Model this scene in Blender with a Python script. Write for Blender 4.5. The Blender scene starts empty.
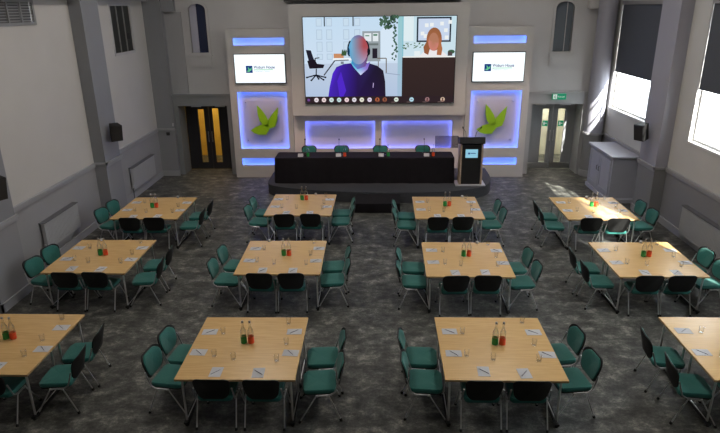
import bpy, bmesh, math, random
from mathutils import Vector, Matrix
R = math.radians
col = bpy.context.scene.collection
sc = bpy.context.scene

# ------------------------------------------------------------------ materials
MATS = {}
def nodes(m):
    m.use_nodes = True
    nt = m.node_tree
    return nt, nt.nodes, nt.links, nt.nodes['Principled BSDF']

def mat(name, c, rough=0.5, metal=0.0, spec=0.5, noise=0.0, scale=20.0, bump=0.0, emit=None, estr=0.0, sheen=0.0):
    if name in MATS: return MATS[name]
    m = bpy.data.materials.new(name); nt, N, L, b = nodes(m)
    b.inputs['Base Color'].default_value = (*c, 1)
    b.inputs['Roughness'].default_value = rough
    b.inputs['Metallic'].default_value = metal
    b.inputs['Specular IOR Level'].default_value = spec
    if sheen: b.inputs['Sheen Weight'].default_value = sheen
    tc = N.new('ShaderNodeTexCoord')
    nz = N.new('ShaderNodeTexNoise'); nz.inputs['Scale'].default_value = scale; nz.inputs['Detail'].default_value = 5
    L.new(tc.outputs['Object'], nz.inputs['Vector'])
    if noise:
        mr = N.new('ShaderNodeMapRange')
        mr.inputs['From Min'].default_value = .3; mr.inputs['From Max'].default_value = .7
        mr.inputs['To Min'].default_value = 1-noise; mr.inputs['To Max'].default_value = 1+noise
        L.new(nz.outputs['Fac'], mr.inputs['Value'])
        hs = N.new('ShaderNodeVectorMath'); hs.operation = 'SCALE'
        hs.inputs[0].default_value = c
        L.new(mr.outputs[0], hs.inputs['Scale']); L.new(hs.outputs[0], b.inputs['Base Color'])
    if bump:
        bp = N.new('ShaderNodeBump'); bp.inputs['Strength'].default_value = bump; bp.inputs['Distance'].default_value = .01
        L.new(nz.outputs['Fac'], bp.inputs['Height']); L.new(bp.outputs[0], b.inputs['Normal'])
    if emit:
        b.inputs['Emission Color'].default_value = (*emit, 1); b.inputs['Emission Strength'].default_value = estr
    MATS[name] = m
    return m

def glass_mat(name, tint, fac, rough=0.02):
    m = bpy.data.materials.new(name); m.use_nodes = True
    nt = m.node_tree; N = nt.nodes; L = nt.links
    for n in list(N): N.remove(n)
    o = N.new('ShaderNodeOutputMaterial'); mx = N.new('ShaderNodeMixShader')
    t = N.new('ShaderNodeBsdfTransparent'); t.inputs[0].default_value = (*tint, 1)
    g = N.new('ShaderNodeBsdfGlossy'); g.inputs['Roughness'].default_value = rough
    lw = N.new('ShaderNodeLayerWeight'); lw.inputs['Blend'].default_value = fac
    L.new(lw.outputs['Facing'], mx.inputs[0]); L.new(t.outputs[0], mx.inputs[1]); L.new(g.outputs[0], mx.inputs[2])
    L.new(mx.outputs[0], o.inputs[0]); MATS[name] = m
    return m

def emis(name, c, s):
    m = bpy.data.materials.new(name); m.use_nodes = True
    nt = m.node_tree; N = nt.nodes
    for n in list(N): N.remove(n)
    o = N.new('ShaderNodeOutputMaterial'); e = N.new('ShaderNodeEmission')
    e.inputs[0].default_value = (*c, 1); e.inputs[1].default_value = s
    nt.links.new(e.outputs[0], o.inputs[0]); MATS[name] = m
    return m

def wall_mat(name, upper, lower, zsplit):
    """paint: one colour above the dado rail, another below it"""
    m = bpy.data.materials.new(name); nt, N, L, b = nodes(m)
    tc = N.new('ShaderNodeTexCoord'); sp = N.new('ShaderNodeSeparateXYZ'); L.new(tc.outputs['Object'], sp.inputs[0])
    gt = N.new('ShaderNodeMath'); gt.operation = 'GREATER_THAN'; gt.inputs[1].default_value = zsplit
    L.new(sp.outputs['Z'], gt.inputs[0])
    mx = N.new('ShaderNodeMix'); mx.data_type = 'RGBA'
    mx.inputs['A'].default_value = (*lower, 1); mx.inputs['B'].default_value = (*upper, 1)
    L.new(gt.outputs[0], mx.inputs['Factor'])
    nz = N.new('ShaderNodeTexNoise'); nz.inputs['Scale'].default_value = 1.3; nz.inputs['Detail'].default_value = 4
    L.new(tc.outputs['Object'], nz.inputs['Vector'])
    mr = N.new('ShaderNodeMapRange'); mr.inputs['To Min'].default_value = .93; mr.inputs['To Max'].default_value = 1.05
    L.new(nz.outputs['Fac'], mr.inputs['Value'])
    vm = N.new('ShaderNodeVectorMath'); vm.operation = 'SCALE'
    L.new(mx.outputs['Result'], vm.inputs[0]); L.new(mr.outputs[0], vm.inputs['Scale'])
    L.new(vm.outputs[0], b.inputs['Base Color']); b.inputs['Roughness'].default_value = .5
    b.inputs['Specular IOR Level'].default_value = .35
    MATS[name] = m; return m

def floor_mat():
    m = bpy.data.materials.new('mottled_carpet'); nt, N, L, b = nodes(m)
    tc = N.new('ShaderNodeTexCoord')
    def noise(s, d, r=.6, vec=None, dist=0):
        n = N.new('ShaderNodeTexNoise'); n.inputs['Scale'].default_value = s; n.inputs['Detail'].default_value = d
        n.inputs['Roughness'].default_value = r; n.inputs['Distortion'].default_value = dist
        L.new((vec or tc.outputs['Object']), n.inputs['Vector']); return n
    mp = N.new('ShaderNodeMapping'); mp.inputs['Scale'].default_value = (1.0, 1.35, 1)
    L.new(tc.outputs['Object'], mp.inputs['Vector'])
    n1 = noise(3.0, 14, .80, mp.outputs[0], .1)
    cr = N.new('ShaderNodeValToRGB'); cr.color_ramp.interpolation = 'LINEAR'
    e = cr.color_ramp.elements
    e[0].position = .41; e[0].color = (.026, .026, .023, 1)
    e[1].position = .62; e[1].color = (.275, .265, .23, 1)
    x = cr.color_ramp.elements.new(.485); x.color = (.062, .063, .056, 1)
    x = cr.color_ramp.elements.new(.545); x.color = (.11, .111, .10, 1)
    L.new(n1.outputs['Fac'], cr.inputs[0])
    n2 = noise(38, 4, .8)
    mr = N.new('ShaderNodeMapRange'); mr.inputs['From Min'].default_value = .3; mr.inputs['From Max'].default_value = .7
    mr.inputs['To Min'].default_value = .6; mr.inputs['To Max'].default_value = 1.4
    L.new(n2.outputs['Fac'], mr.inputs['Value'])
    vm = N.new('ShaderNodeVectorMath'); vm.operation = 'SCALE'
    L.new(cr.outputs[0], vm.inputs[0]); L.new(mr.outputs[0], vm.inputs['Scale'])
    L.new(vm.outputs[0], b.inputs['Base Color'])
    b.inputs['Roughness'].default_value = .52; b.inputs['Specular IOR Level'].default_value = .5
    bp = N.new('ShaderNodeBump'); bp.inputs['Strength'].default_value = .35; bp.inputs['Distance'].default_value = .01
    L.new(n2.outputs['Fac'], bp.inputs['Height']); L.new(bp.outputs[0], b.inputs['Normal'])
    return m

def beech_mat():
    m = bpy.data.materials.new('beech_laminate'); nt, N, L, b = nodes(m)
    tc = N.new('ShaderNodeTexCoord'); mp = N.new('ShaderNodeMapping'); mp.inputs['Scale'].default_value = (1.2, 14, 1)
    L.new(tc.outputs['Object'], mp.inputs['Vector'])
    n = N.new('ShaderNodeTexNoise'); n.inputs['Scale'].default_value = 2.5; n.inputs['Detail'].default_value = 6
    L.new(mp.outputs[0], n.inputs['Vector'])
    cr = N.new('ShaderNodeValToRGB'); e = cr.color_ramp.elements
    e[0].position = .3; e[0].color = (.60, .375, .150, 1); e[1].position = .7; e[1].color = (.70, .455, .195, 1)
    L.new(n.outputs['Fac'], cr.inputs[0]); L.new(cr.outputs[0], b.inputs['Base Color'])
    b.inputs['Roughness'].default_value = .27; b.inputs['Specular IOR Level'].default_value = .5
    return m

M = {}
M['floor'] = floor_mat()
M['beech'] = beech_mat()
M['beech_edge'] = mat('beech_edge', (.52, .34, .16), .5)
M['teal'] = mat('teal_fabric', (.009, .135, .115), .75, noise=.12, scale=60, bump=.2, sheen=.25)
M['black_plastic'] = mat('black_plastic', (.010, .010, .010), .5, spec=.35, noise=.1)
M['rubber'] = mat('black_rubber', (.012, .012, .012), .7)
M['chrome'] = mat('chrome', (.80, .80, .80), .28, .9)
M['silver'] = mat('silver_paint', (.45, .45, .46), .35, .8)
M['paper'] = mat('white_paper', (.52, .52, .54), .7, noise=.02)
M['pen'] = mat('dark_pen', (.03, .03, .05), .3)
M['green_label'] = mat('green_label', (.02, .30, .06), .4, noise=.1)
M['red_label'] = mat('red_label', (.85, .085, .02), .4, noise=.1)
M['stopper'] = mat('stopper', (.34, .31, .28), .35)
M['cloth'] = mat('black_cloth', (.009, .007, .009), .85, noise=.2, scale=8, spec=.25)
M['stage'] = mat('stage_carpet', (.040, .041, .048), .9, noise=.15, scale=40, bump=.2)
M['lectern'] = mat('black_laminate', (.012, .011, .011), .45)
M['oak'] = mat('pale_wood', (.45, .33, .24), .45, noise=.1, scale=12)
M['media'] = mat('media_wall_paint', (.47, .46, .45), .5, noise=.03, scale=2)
M['media_back'] = mat('recess_paint', (.62, .56, .55), .5, noise=.03, scale=2)
M['upper'] = mat('pale_wall_paint', (.46, .45, .45), .55, noise=.04, scale=1.5)
M['grey'] = mat('grey_wall_paint', (.24, .245, .27), .5, noise=.05, scale=1.5)
M['portal'] = mat('portal_paint', (.22, .23, .24), .45, noise=.04, scale=2)
M['trimp'] = mat('trim_paint', (.34, .34, .36), .4, noise=.03, scale=3)
M['wall_l'] = wall_mat('left_wall_paint', (.53, .51, .485), (.32, .315, .325), 1.50)
M['wall_r'] = wall_mat('right_wall_paint', (.54, .54, .53), (.25, .25, .265), 1.33)
M['wall_b'] = wall_mat('back_wall_paint', (.48, .475, .48), (.23, .235, .25), 2.3)
M['pil_l'] = wall_mat('left_pilaster_paint', (.235, .24, .26), (.27, .27, .285), 1.50)
M['pil_r'] = wall_mat('right_pilaster_paint', (.33, .33, .385), (.24, .243, .25), 1.33)
M['ceil'] = mat('ceiling_paint', (.55, .55, .54), .7)
M['frame_w'] = mat('window_frame_paint', (.55, .55, .55), .4)
M['blind'] = mat('blind_fabric', (.075, .084, .102), .85, noise=.04, scale=30)
M['dark'] = mat('dark_metal', (.02, .02, .022), .5)
M['grille'] = mat('grille_metal', (.28, .28, .28), .45, .3)
M['louvre'] = mat('louvre_dark', (.012, .014, .013), .3)
M['navy'] = mat('navy_glass', (.02, .028, .07), .15)
M['greyglass'] = mat('grey_glass', (.12, .14, .16), .15)
M['rad'] = mat('radiator_paint', (.40, .40, .41), .4, noise=.03, scale=4)
M['door_dark'] = mat('dark_door_paint', (.018, .018, .022), .4)
M['door_grey'] = mat('grey_door_paint', (.24, .25, .26), .3)
M['steel'] = mat('steel_plate', (.5, .5, .5), .3, 1.0)
M['cab'] = mat('cabinet_paint', (.42, .43, .50), .4, noise=.03, scale=3)
M['leaf'] = mat('lime_green', (.30, .56, .012), .4)
M['sign_green'] = mat('sign_green', (.0, .30, .14), .4, emit=(.0, .35, .18), estr=.25)
M['sign_white'] = mat('sign_white', (.8, .85, .8), .5, emit=(.8, .9, .85), estr=.3)
M['led'] = emis('led_light', (.07, .19, 1.0), 15.0)
M['led2'] = emis('led_light_violet', (.12, .18, 1.0), 14.0)
M['white_screen'] = emis('lit_white_screen', (.86, .93, .95), 1.25)
M['logo_blue'] = emis('logo_blue', (.012, .05, .26), .8)
M['logo_green'] = emis('logo_green', (.16, .62, .30), .9)
M['logo_grey'] = emis('logo_grey', (.45, .55, .65), .9)
M['badge'] = emis('lectern_screen', (.30, .62, .78), .9)
M['glass'] = glass_mat('clear_glass', (.985, .99, .99), .20, .16)
M['bottle_glass'] = glass_mat('bottle_glass', (.96, .975, .97), .42, .12)
M['window_glass'] = glass_mat('window_glass', (.96, .97, .97), .12, .02)
M['door_glass'] = glass_mat('door_glass', (.9, .9, .88), .15, .05)
M['smoked'] = glass_mat('smoked_acrylic', (.55, .56, .60), .2, .1)
M['acrylic'] = glass_mat('clear_acrylic', (.97, .97, .98), .06, .06)
M['corr_y'] = mat('corridor_yellow_paint', (.62, .42, .09), .6, noise=.1, scale=2)
M['corr_w'] = mat('corridor_cream_paint', (.72, .70, .58), .6, noise=.1, scale=2)
M['facade'] = mat('facade_stucco', (.75, .75, .74), .8, noise=.03, scale=1)
M['facade_dark'] = mat('facade_window', (.22, .23, .24), .3)
M['ground'] = mat('street_ground', (.3, .3, .3), .9)

# ------------------------------------------------------------------ mesh helpers
class MB:
    def __init__(s): s.v = []; s.f = []; s.mi = []
    def add(s, vs, fs, mi=0, T=None):
        o = len(s.v)
        for p in vs:
            p = Vector(p)
            if T is not None: p = T @ p
            s.v.append(tuple(p))
        for f in fs: s.f.append(tuple(i+o for i in f)); s.mi.append(mi)
        return s
    def box(s, x0, x1, y0, y1, z0, z1, mi=0, T=None):
        v = [(x, y, z) for x in (x0, x1) for y in (y0, y1) for z in (z0, z1)]
        f = [(0,1,3,2),(4,6,7,5),(0,4,5,1),(2,3,7,6),(0,2,6,4),(1,5,7,3)]
        return s.add(v, f, mi, T)
    def bevbox(s, x0, x1, y0, y1, z0, z1, b=.01, mi=0, T=None):
        bm = bmesh.new(); bmesh.ops.create_cube(bm, size=1)
        for v in bm.verts:
            v.co = Vector(((x0+x1)/2+v.co.x*(x1-x0), (y0+y1)/2+v.co.y*(y1-y0), (z0+z1)/2+v.co.z*(z1-z0)))
        bmesh.ops.bevel(bm, geom=bm.edges[:], offset=b, segments=2, affect='EDGES', profile=.6)
        bm.verts.index_update()
        s.add([v.co.copy() for v in bm.verts], [[v.index for v in f.verts] for f in bm.faces], mi, T)
        bm.free(); return s
    def tube(s, pts, r, n=8, mi=0, T=None, cap=True):
        pts = [Vector(p) for p in pts]; vs = []; fs = []
        rr = r if isinstance(r, (list, tuple)) else [r]*len(pts)
        up = None
        for i, p in enumerate(pts):
            d = (pts[min(i+1, len(pts)-1)]-pts[max(i-1, 0)]).normalized()
            if up is None: a = d.orthogonal().normalized()
            else: a = (up - d*up.dot(d)).normalized()
            up = a; bb = d.cross(a)
            for k in range(n):
                t = 2*math.pi*k/n; vs.append(p+(a*math.cos(t)+bb*math.sin(t))*rr[i])
        for i in range(len(pts)-1):
            for k in range(n):
                fs.append((i*n+k, i*n+(k+1)%n, (i+1)*n+(k+1)%n, (i+1)*n+k))
        if cap: fs.append(tuple(range(n-1, -1, -1))); fs.append(tuple(range((len(pts)-1)*n, len(pts)*n)))
        return s.add(vs, fs, mi, T)
    def lathe(s, prof, n=16, mi=0, T=None, cap=True):
        vs = []; fs = []
        for r, z in prof:
            for k in range(n):
                t = 2*math.pi*k/n; vs.append((r*math.cos(t), r*math.sin(t), z))
        m = len(prof)
        for i in range(m-1):
            for k in range(n): fs.append((i*n+k, i*n+(k+1)%n, (i+1)*n+(k+1)%n, (i+1)*n+k))
        if cap: fs.append(tuple(range(n-1, -1, -1))); fs.append(tuple(range((m-1)*n, m*n)))
        return s.add(vs, fs, mi, T)
    def prism(s, poly, ax, a0, a1, mi=0, T=None):
        """polygon extruded along axis ax from a0 to a1; poly holds the two other coordinates in xyz order"""
        n = len(poly)
        def P(p, a):
            q = list(p); q.insert(ax, a); return tuple(q)
        vs = [P(p, a0) for p in poly]+[P(p, a1) for p in poly]
        fs = [tuple(range(n)), tuple(range(2*n-1, n-1, -1))]+[(i, i+n, (i+1) % n+n, (i+1) % n) for i in range(n)]
        return s.add(vs, fs, mi, T)
    def holes(s, ax, a0, a1, r, hs, mi=0):
        """slab across axis ax (0 or 1) between a0..a1, rectangle r=(u0,u1,z0,z1), rectangular holes hs"""
        us = sorted({r[0], r[1], *[h[0] for h in hs], *[h[1] for h in hs]})
        zs = sorted({r[2], r[3], *[h[2] for h in hs], *[h[3] for h in hs]})
        us = [u for u in us if r[0] <= u <= r[1]]; zs = [z for z in zs if r[2] <= z <= r[3]]
        for i in range(len(us)-1):
            for j in range(len(zs)-1):
                uc = (us[i]+us[i+1])/2; zc = (zs[j]+zs[j+1])/2
                if any(h[0] < uc < h[1] and h[2] < zc < h[3] for h in hs): continue
                if ax == 0: s.box(a0, a1, us[i], us[i+1], zs[j], zs[j+1], mi)
                else: s.box(us[i], us[i+1], a0, a1, zs[j], zs[j+1], mi)
        return s
    def build(s, name, mats, parent=None, smooth=False, loc=None, rz=0):
        me = bpy.data.meshes.new(name); me.from_pydata(s.v, [], s.f)
        if not isinstance(mats, (list, tuple)): mats = [mats]
        for m in mats: me.materials.append(m)
        for p, i in zip(me.polygons, s.mi): p.material_index = i
        bm = bmesh.new(); bm.from_mesh(me); bmesh.ops.recalc_face_normals(bm, faces=bm.faces[:]); bm.to_mesh(me); bm.free()
        if smooth:
            for p in me.polygons: p.use_smooth = True
            me.set_sharp_from_angle(angle=R(40))
        o = bpy.data.objects.new(name, me); col.objects.link(o)
        if parent: o.parent = parent
        if loc: o.location = loc
        o.rotation_euler.z = rz
        return o

def tag(o, label=None, cat=None, group=None, kind=None):
    if label: o['label'] = label
    if cat: o['category'] = cat
    if group: o['group'] = group
    if kind: o['kind'] = kind
    return o
def struct(o): o['kind'] = 'structure'; return o
def empty(name, loc=(0, 0, 0), rz=0):
    o = bpy.data.objects.new(name, None); col.objects.link(o); o.location = loc; o.rotation_euler.z = rz
    o.empty_display_size = .1; return o
def copy_tree(o, parent=None):
    c = o.copy(); col.objects.link(c)
    if parent: c.parent = parent
    for ch in list(o.children): copy_tree(ch, c)
    return c

def rrect(w, h, r, n=5, cx=0, cy=0):
    """rounded rectangle outline; r = (bottom radius, top radius)"""
    rb, rt = r if isinstance(r, tuple) else (r, r)
    P = []
    for sx, sy, a0, rr in ((1, -1, -90, rb), (1, 1, 0, rt), (-1, 1, 90, rt), (-1, -1, 180, rb)):
        for k in range(n+1):
            a = R(a0+90*k/n); P.append((cx+sx*(w/2-rr)+rr*math.cos(a), cy+sy*(h/2-rr)+rr*math.sin(a)))
    return P

# ------------------------------------------------------------------ ROOM
XL, XR = -7.0, 6.97
H = 7.6
struct(MB().box(XL-.6, XR+.6, -3.2, 21.2, -.2, 0).build('floor', M['floor']))
struct(MB().box(XL-.6, XR+.6, -3.2, 21.2, H, H+.2).build('ceiling', M['ceil']))
struct(MB().box(XL-.6, XR+.6, -3.3, -3.0, 0, H).build('wall_front', M['upper']))
# left wall, with the opening of the dark louvred window and the ventilation grille
GR = (11.05, 12.35, 4.86, 5.26); LW = (15.95, 17.25, 3.98, 5.22)
struct(MB().holes(0, XL-.35, XL, (-3, 18.5, 0, H), [GR, LW]).build('wall_left', M['wall_l']))
# right wall with windows; the third, unseen, is added to light the foreground
W1 = (15.3, 18.0, 2.19, 5.2); W2 = (10.35, 13.2, 2.19, 5.2); W3 = (5.9, 8.45, 2.19, 5.2); W4 = (1.2, 3.75, 2.19, 5.2)
struct(MB().holes(0, XR, XR+.4, (-3, 18.5, 0, H), [W1, W2, W3]).build('wall_right', M['wall_r']))
# back wall with two door openings and two small arched windows
DL = (-6.35, -4.72, 0, 2.24); DR = (4.72, 6.35, 0, 2.24)
SWL = (-5.72, -5.2, 3.83, 5.25); SWR = (5.24, 5.78, 3.78, 5.2)
struct(MB().holes(1, 18.5, 19.05, (XL-.35, XR+.4, 0, H), [DL, DR, SWL, SWR]).build('wall_back', M['wall_b']))

# pilasters
tn = [0]
def trim(mb, m, smooth=False):
    tn[0] += 1; return struct(mb.build('trim_%d' % tn[0], m, smooth=smooth))
for y0, y1 in ((9.1, 10.0), (13.82, 14.68), (4.8, 5.7), (.3, 1.2)):
    trim(MB().box(XL, -6.71, y0, y1, 0, H), M['pil_l'])
trim(MB().box(XL, -6.46, 18.2, 18.5, 0, H), M['pil_l'])
for y0, y1 in ((13.93, 14.85), (9.4, 10.3), (4.7, 5.6)):
    trim(MB().box(6.68, XR, y0, y1, 0, H), M['pil_r'])
# rounded column in the back right corner
trim(MB().lathe([(.27, 0), (.27, H)], 28, T=Matrix.Translation((6.66, 18.22, 0))), M['pil_r'], True)

def rail_path(segs, side, z, h, d, base=False):
    """horizontal moulding following the wall and pilaster faces; segs = (x_face, y0, y1)"""
    mb = MB()
    sg = 1 if side == 'L' else -1
    for x, y0, y1 in segs:
        xa, xb = sorted((x, x+sg*d)); mb.box(xa, xb, y0, y1, z-h, z)
        xa, xb = sorted((x, x+sg*d*.55)); 
        if not base: mb.box(xa, xb, y0, y1, z-h*1.9, z-h)
    return mb
Lsegs = [(XL, -3, .3), (-6.71, .27, 1.23), (XL, 1.2, 4.8), (-6.71, 4.77, 5.73), (XL, 5.7, 9.1), (-6.71, 9.07, 10.03), (XL, 10.0, 13.82), (-6.71, 13.79, 14.71), (XL, 14.68, 18.2)]
Rsegs = [(XR, -3, 4.7), (6.68, 4.67, 5.63), (XR, 5.6, 9.4), (6.68, 9.37, 10.33), (XR, 10.3, 13.93), (6.68, 13.9, 14.88), (XR, 14.85, 18.0)]
def returns(mb, segs, side, z, h, d):
    for x, y0, y1 in segs:
        if side == 'L' and x > XL: mb.box(XL, x+d, y0, y0+.035, z-h, z); mb.box(XL, x+d, y1-.035, y1, z-h, z)
        if side == 'R' and x < XR: mb.box(x-d, XR, y0, y0+.035, z-h, z); mb.box(x-d, XR, y1-.035, y1, z-h, z)
mb = rail_path(Lsegs, 'L', 1.555, .06, .05); returns(mb, Lsegs, 'L', 1.555, .06, .05)
mb.box(XL, -6.43, 18.15, 18.2, 1.495, 1.555); trim(mb, M['trimp'])
mb = rail_path(Rsegs, 'R', 1.385, .06, .05); returns(mb, Rsegs, 'R', 1.385, .06, .05)
mb.lathe([(.31, 1.325), (.31, 1.385)], 28, T=Matrix.Translation((6.66, 18.22, 0))); trim(mb, M['trimp'])
mb = rail_path(Lsegs, 'L', .17, .17, .03, True); returns(mb, Lsegs, 'L', .17, .17, .03)
mb.box(XL, -6.43, 18.17, 18.2, 0, .17)
struct(mb.build('baseboard_left', M['trimp']))
mb = rail_path(Rsegs, 'R', .17, .17, .03, True); returns(mb, Rsegs, 'R', .17, .17, .03)
mb.lathe([(.30, 0), (.30, .2)], 28, T=Matrix.Translation((6.66, 18.22, 0)))
struct(mb.build('baseboard_right', M['trimp']))
# cornice ledge high on the left wall and soffit pieces at the back
trim(MB().box(XL, -6.80, -3, 18.2, 5.33, 5.5), M['trimp'])
trim(MB().box(-6.46, -5.95, 18.44, 18.5, 2.6, 5.02), mat('chase_paint', (.33, .33, .34), .5))
trim(MB().box(6.15, XR, 18.3, 18.5, 4.99, 6), M['upper'])
trim(MB().box(-6.46, -6.1, 18.3, 18.5, 5.03, 6), M['grey'])
trim(MB().box(-2.75, 2.45, 18.0, 18.5, 5.27, 5.8), M['dark'])

# door surrounds (boxed portals)
def portal(x0, x1, ox0, ox1):
    mb = MB().holes(1, 18.35, 18.5, (x0, x1, 0, 2.58), [(ox0, ox1, -1, 2.24)])
    mb.box(x0-.02, x1+.02, 18.31, 18.35, 2.53, 2.6)
    mb.box(ox0-.005, ox0+.02, 18.35, 19.0, 0, 2.24); mb.box(ox1-.02, ox1+.005, 18.35, 19.0, 0, 2.24); mb.box(ox0, ox1, 18.35, 19.0, 2.22, 2.245)
    return mb
trim(portal(-6.44, -4.6, -6.33, -4.74), M['portal'])
trim(portal(4.6, 6.43, 4.74, 6.33), mat('portal_paint_sunlit', (.34, .345, .35), .45, noise=.04, scale=2))  # lighter copy of the portal paint stands in for sunlight on this surround

# corridors behind the doors
def corridor(x0, x1, m):
    mb = MB().box(x0-.5, x1+.5, 21.0, 21.1, 0, 2.6); mb.box(x0-.6, x0-.5, 19.05, 21, 0, 2.6); mb.box(x1+.5, x1+.6, 19.05, 21, 0, 2.6)
    mb.box(x0-.6, x1+.6, 19.05, 21.1, 2.6, 2.7); return mb
struct(corridor(-6.35, -4.72, None).build('wall_corridor_left', M['corr_y']))
struct(corridor(4.72, 6.35, None).build('wall_corridor_right', M['corr_w']))

# double doors ------------------------------------------------------------
def door(name, x0, x1, glass_rects, m, hx, kick):
    hs = [g for g in glass_rects]
    mb = MB().holes(1, 18.98, 19.03, (x0, x1, .02, 2.2), hs)
    d = struct(mb.build(name, m))
    for g in glass_rects:
        MB().box(g[0], g[1], 19.0, 19.01, g[2], g[3]).build('door_glass', M['door_glass'], d)
    hb = MB().tube([(hx, 18.93, .95), (hx, 18.93, 1.3)], .014); hb.tube([(hx, 18.93, .98), (hx, 18.98, .98)], .01); hb.tube([(hx, 18.93, 1.27), (hx, 18.98, 1.27)], .01)
    hb.build('door_handle', M['steel'], d, True)
    if kick: MB().box(x0+.03, x1-.03, 18.972, 18.98, .04, .22).build('kick_plate', M['steel'], d)
    cl = MB().bevbox((x0+x1)/2-.16, (x0+x1)/2+.16, 18.92, 18.98, 2.10, 2.16, .008); cl.build('door_closer', M['silver'], d)
    return d
door('door_1', -6.3, -5.545, [(-5.90, -5.70, .25, 2.02)], M['door_dark'], -5.60, False)
door('door_2', -5.535, -4.76, [(-5.43, -5.22, .25, 2.05)], M['door_dark'], -5.48, False)
door('door_3', 4.76, 5.60, [(5.27, 5.47, .22, 1.98)], M['door_grey'], 5.55, True)
door('door_4', 5.61, 6.31, [(5.76, 5.98, .22, 1.98)], M['door_grey'], 5.66, True)

# green door stickers and exit sign
for i, x in enumerate((5.37, 5.87)):
    s = MB().bevbox(x-.085, x+.085, 18.965, 18.972, 1.42, 1.60, .003)
    s.box(x-.05, x-.01, 18.962, 18.966, 1.46, 1.56, 1); s.box(x+.01, x+.05, 18.962, 18.966, 1.50, 1.53, 1)
    o = s.build('door_sticker', [M['sign_green'], M['sign_white']])
    tag(o, ('small green safety sticker on the left leaf of the right-hand grey doors', 'small green safety sticker on the right leaf of the right-hand grey doors')[i], 'sticker', 'green stickers on the grey doors')

def text_mesh(body, size, name, m, parent, loc, rot=(R(90), 0, 0), ext=.002, align='LEFT', sx=1.0, bold=0.0):
    cu = bpy.data.curves.new(name, 'FONT'); cu.body = body; cu.size = size; cu.extrude = ext; cu.align_x = align; cu.offset = bold
    to = bpy.data.objects.new(name, cu); col.objects.link(to)
    bpy.context.view_layer.update()
    dg = bpy.context.evaluated_depsgraph_get()
    me = bpy.data.meshes.new_from_object(to.evaluated_get(dg)); bpy.data.objects.remove(to)
    me.name = name; me.materials.clear(); me.materials.append(m)
    for p in me.polygons: p.material_index = 0
    o = bpy.data.objects.new(name, me); col.objects.link(o); o.parent = parent
    o.location = loc; o.rotation_euler = rot; o.scale = (sx, 1, 1)
    return o

es = MB().bevbox(5.31, 5.74, 18.27, 18.31, 2.37, 2.55, .006).build('exit_sign', M['sign_green'])
tag(es, 'green illuminated emergency exit sign above the right-hand grey doors', 'sign')
pm = MB()
pm.box(5.34, 5.46, 18.262, 18.27, 2.39, 2.53)
pm.build('pictogram', M['sign_white'], es)
pg = MB(); pg.tube([(5.40, 18.258, 2.505), (5.40, 18.2575, 2.506)], .011)
for a, b in (((5.40, 2.49), (5.395, 2.45)), ((5.395, 2.45), (5.42, 2.43)), ((5.42, 2.43), (5.415, 2.40)), ((5.395, 2.45), (5.375, 2.43)), ((5.375, 2.43), (5.355, 2.425)), ((5.40, 2.485), (5.43, 2.475)), ((5.40, 2.485), (5.375, 2.465))):
    pg.tube([(a[0], 18.258, a[1]), (b[0], 18.258, b[1])], .006, 6)
pg.build('running_figure', M['sign_green'], es)
text_mesh('Fire exit', .075, 'lettering', M['sign_white'], es, (5.48, 18.268, 2.435), ext=.001, sx=.82)

# windows --------------------------------------------------------------------
def big_window(name, W, visible=True):
    y0, y1, z0, z1 = W
    fr = MB().holes(0, XR+.10, XR+.16, (y0, y1, z0, z1), [(y0+.05, y1-.05, z0+.05, z1-.05)])
    # glazing bars
    n = 3
    for k in range(1, n):
        yy = y0+.07+(y1-y0-.14)*k/n; fr.box(XR+.115, XR+.145, yy-.012, yy+.012, z0+.07, z1-.07)
    for k in range(1, 6):
        zz = z0+.07+(z1-z0-.14)*k/6; fr.box(XR+.115, XR+.145, y0+.07, y1-.07, zz-.010, zz+.010)
    w = struct(fr.build(name, M['frame_w']))
    MB().box(XR+.128, XR+.132, y0+.05, y1-.05, z0+.05, z1-.05).build('pane', M['window_glass'], w)
    MB().bevbox(XR-.025, XR+.10, y0+.005, y1-.005, z0-.06, z0+.002, .01).build('window_sill', M['frame_w'], w)
    return w
big_window('window_1', W1); big_window('window_2', W2); big_window('window_3_added', W3)
for i, (W, zb, lab) in enumerate(((W1, 3.24, 'dark blue-grey roller blind on the far right window beside the pilaster'), (W2, 3.33, 'dark blue-grey roller blind on the near right window at the photo edge'), (W3, 3.3, 'dark roller blind on the added unseen right wall window'))):
    if i == 2: continue
    t = empty('roller_blind', (XR+.03, (W[0]+W[1])/2, zb)); tag(t, lab, 'blind', 'roller blinds on the right wall')
    hw = (W[1]-W[0])/2-.015
    MB().box(-.004, .004, -hw, hw, 0.01, W[3]-zb-.08).build('blind_fabric', M['blind'], t)
    MB().tube([(0, -hw, 0.01), (0, hw, 0.01)], .014).build('bottom_bar', M['blind'], t, True)
    MB().bevbox(-.05, .05, -hw, hw, W[3]-zb-.11, W[3]-zb-.01, .01).build('blind_cassette', M['grille'], t)

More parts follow.
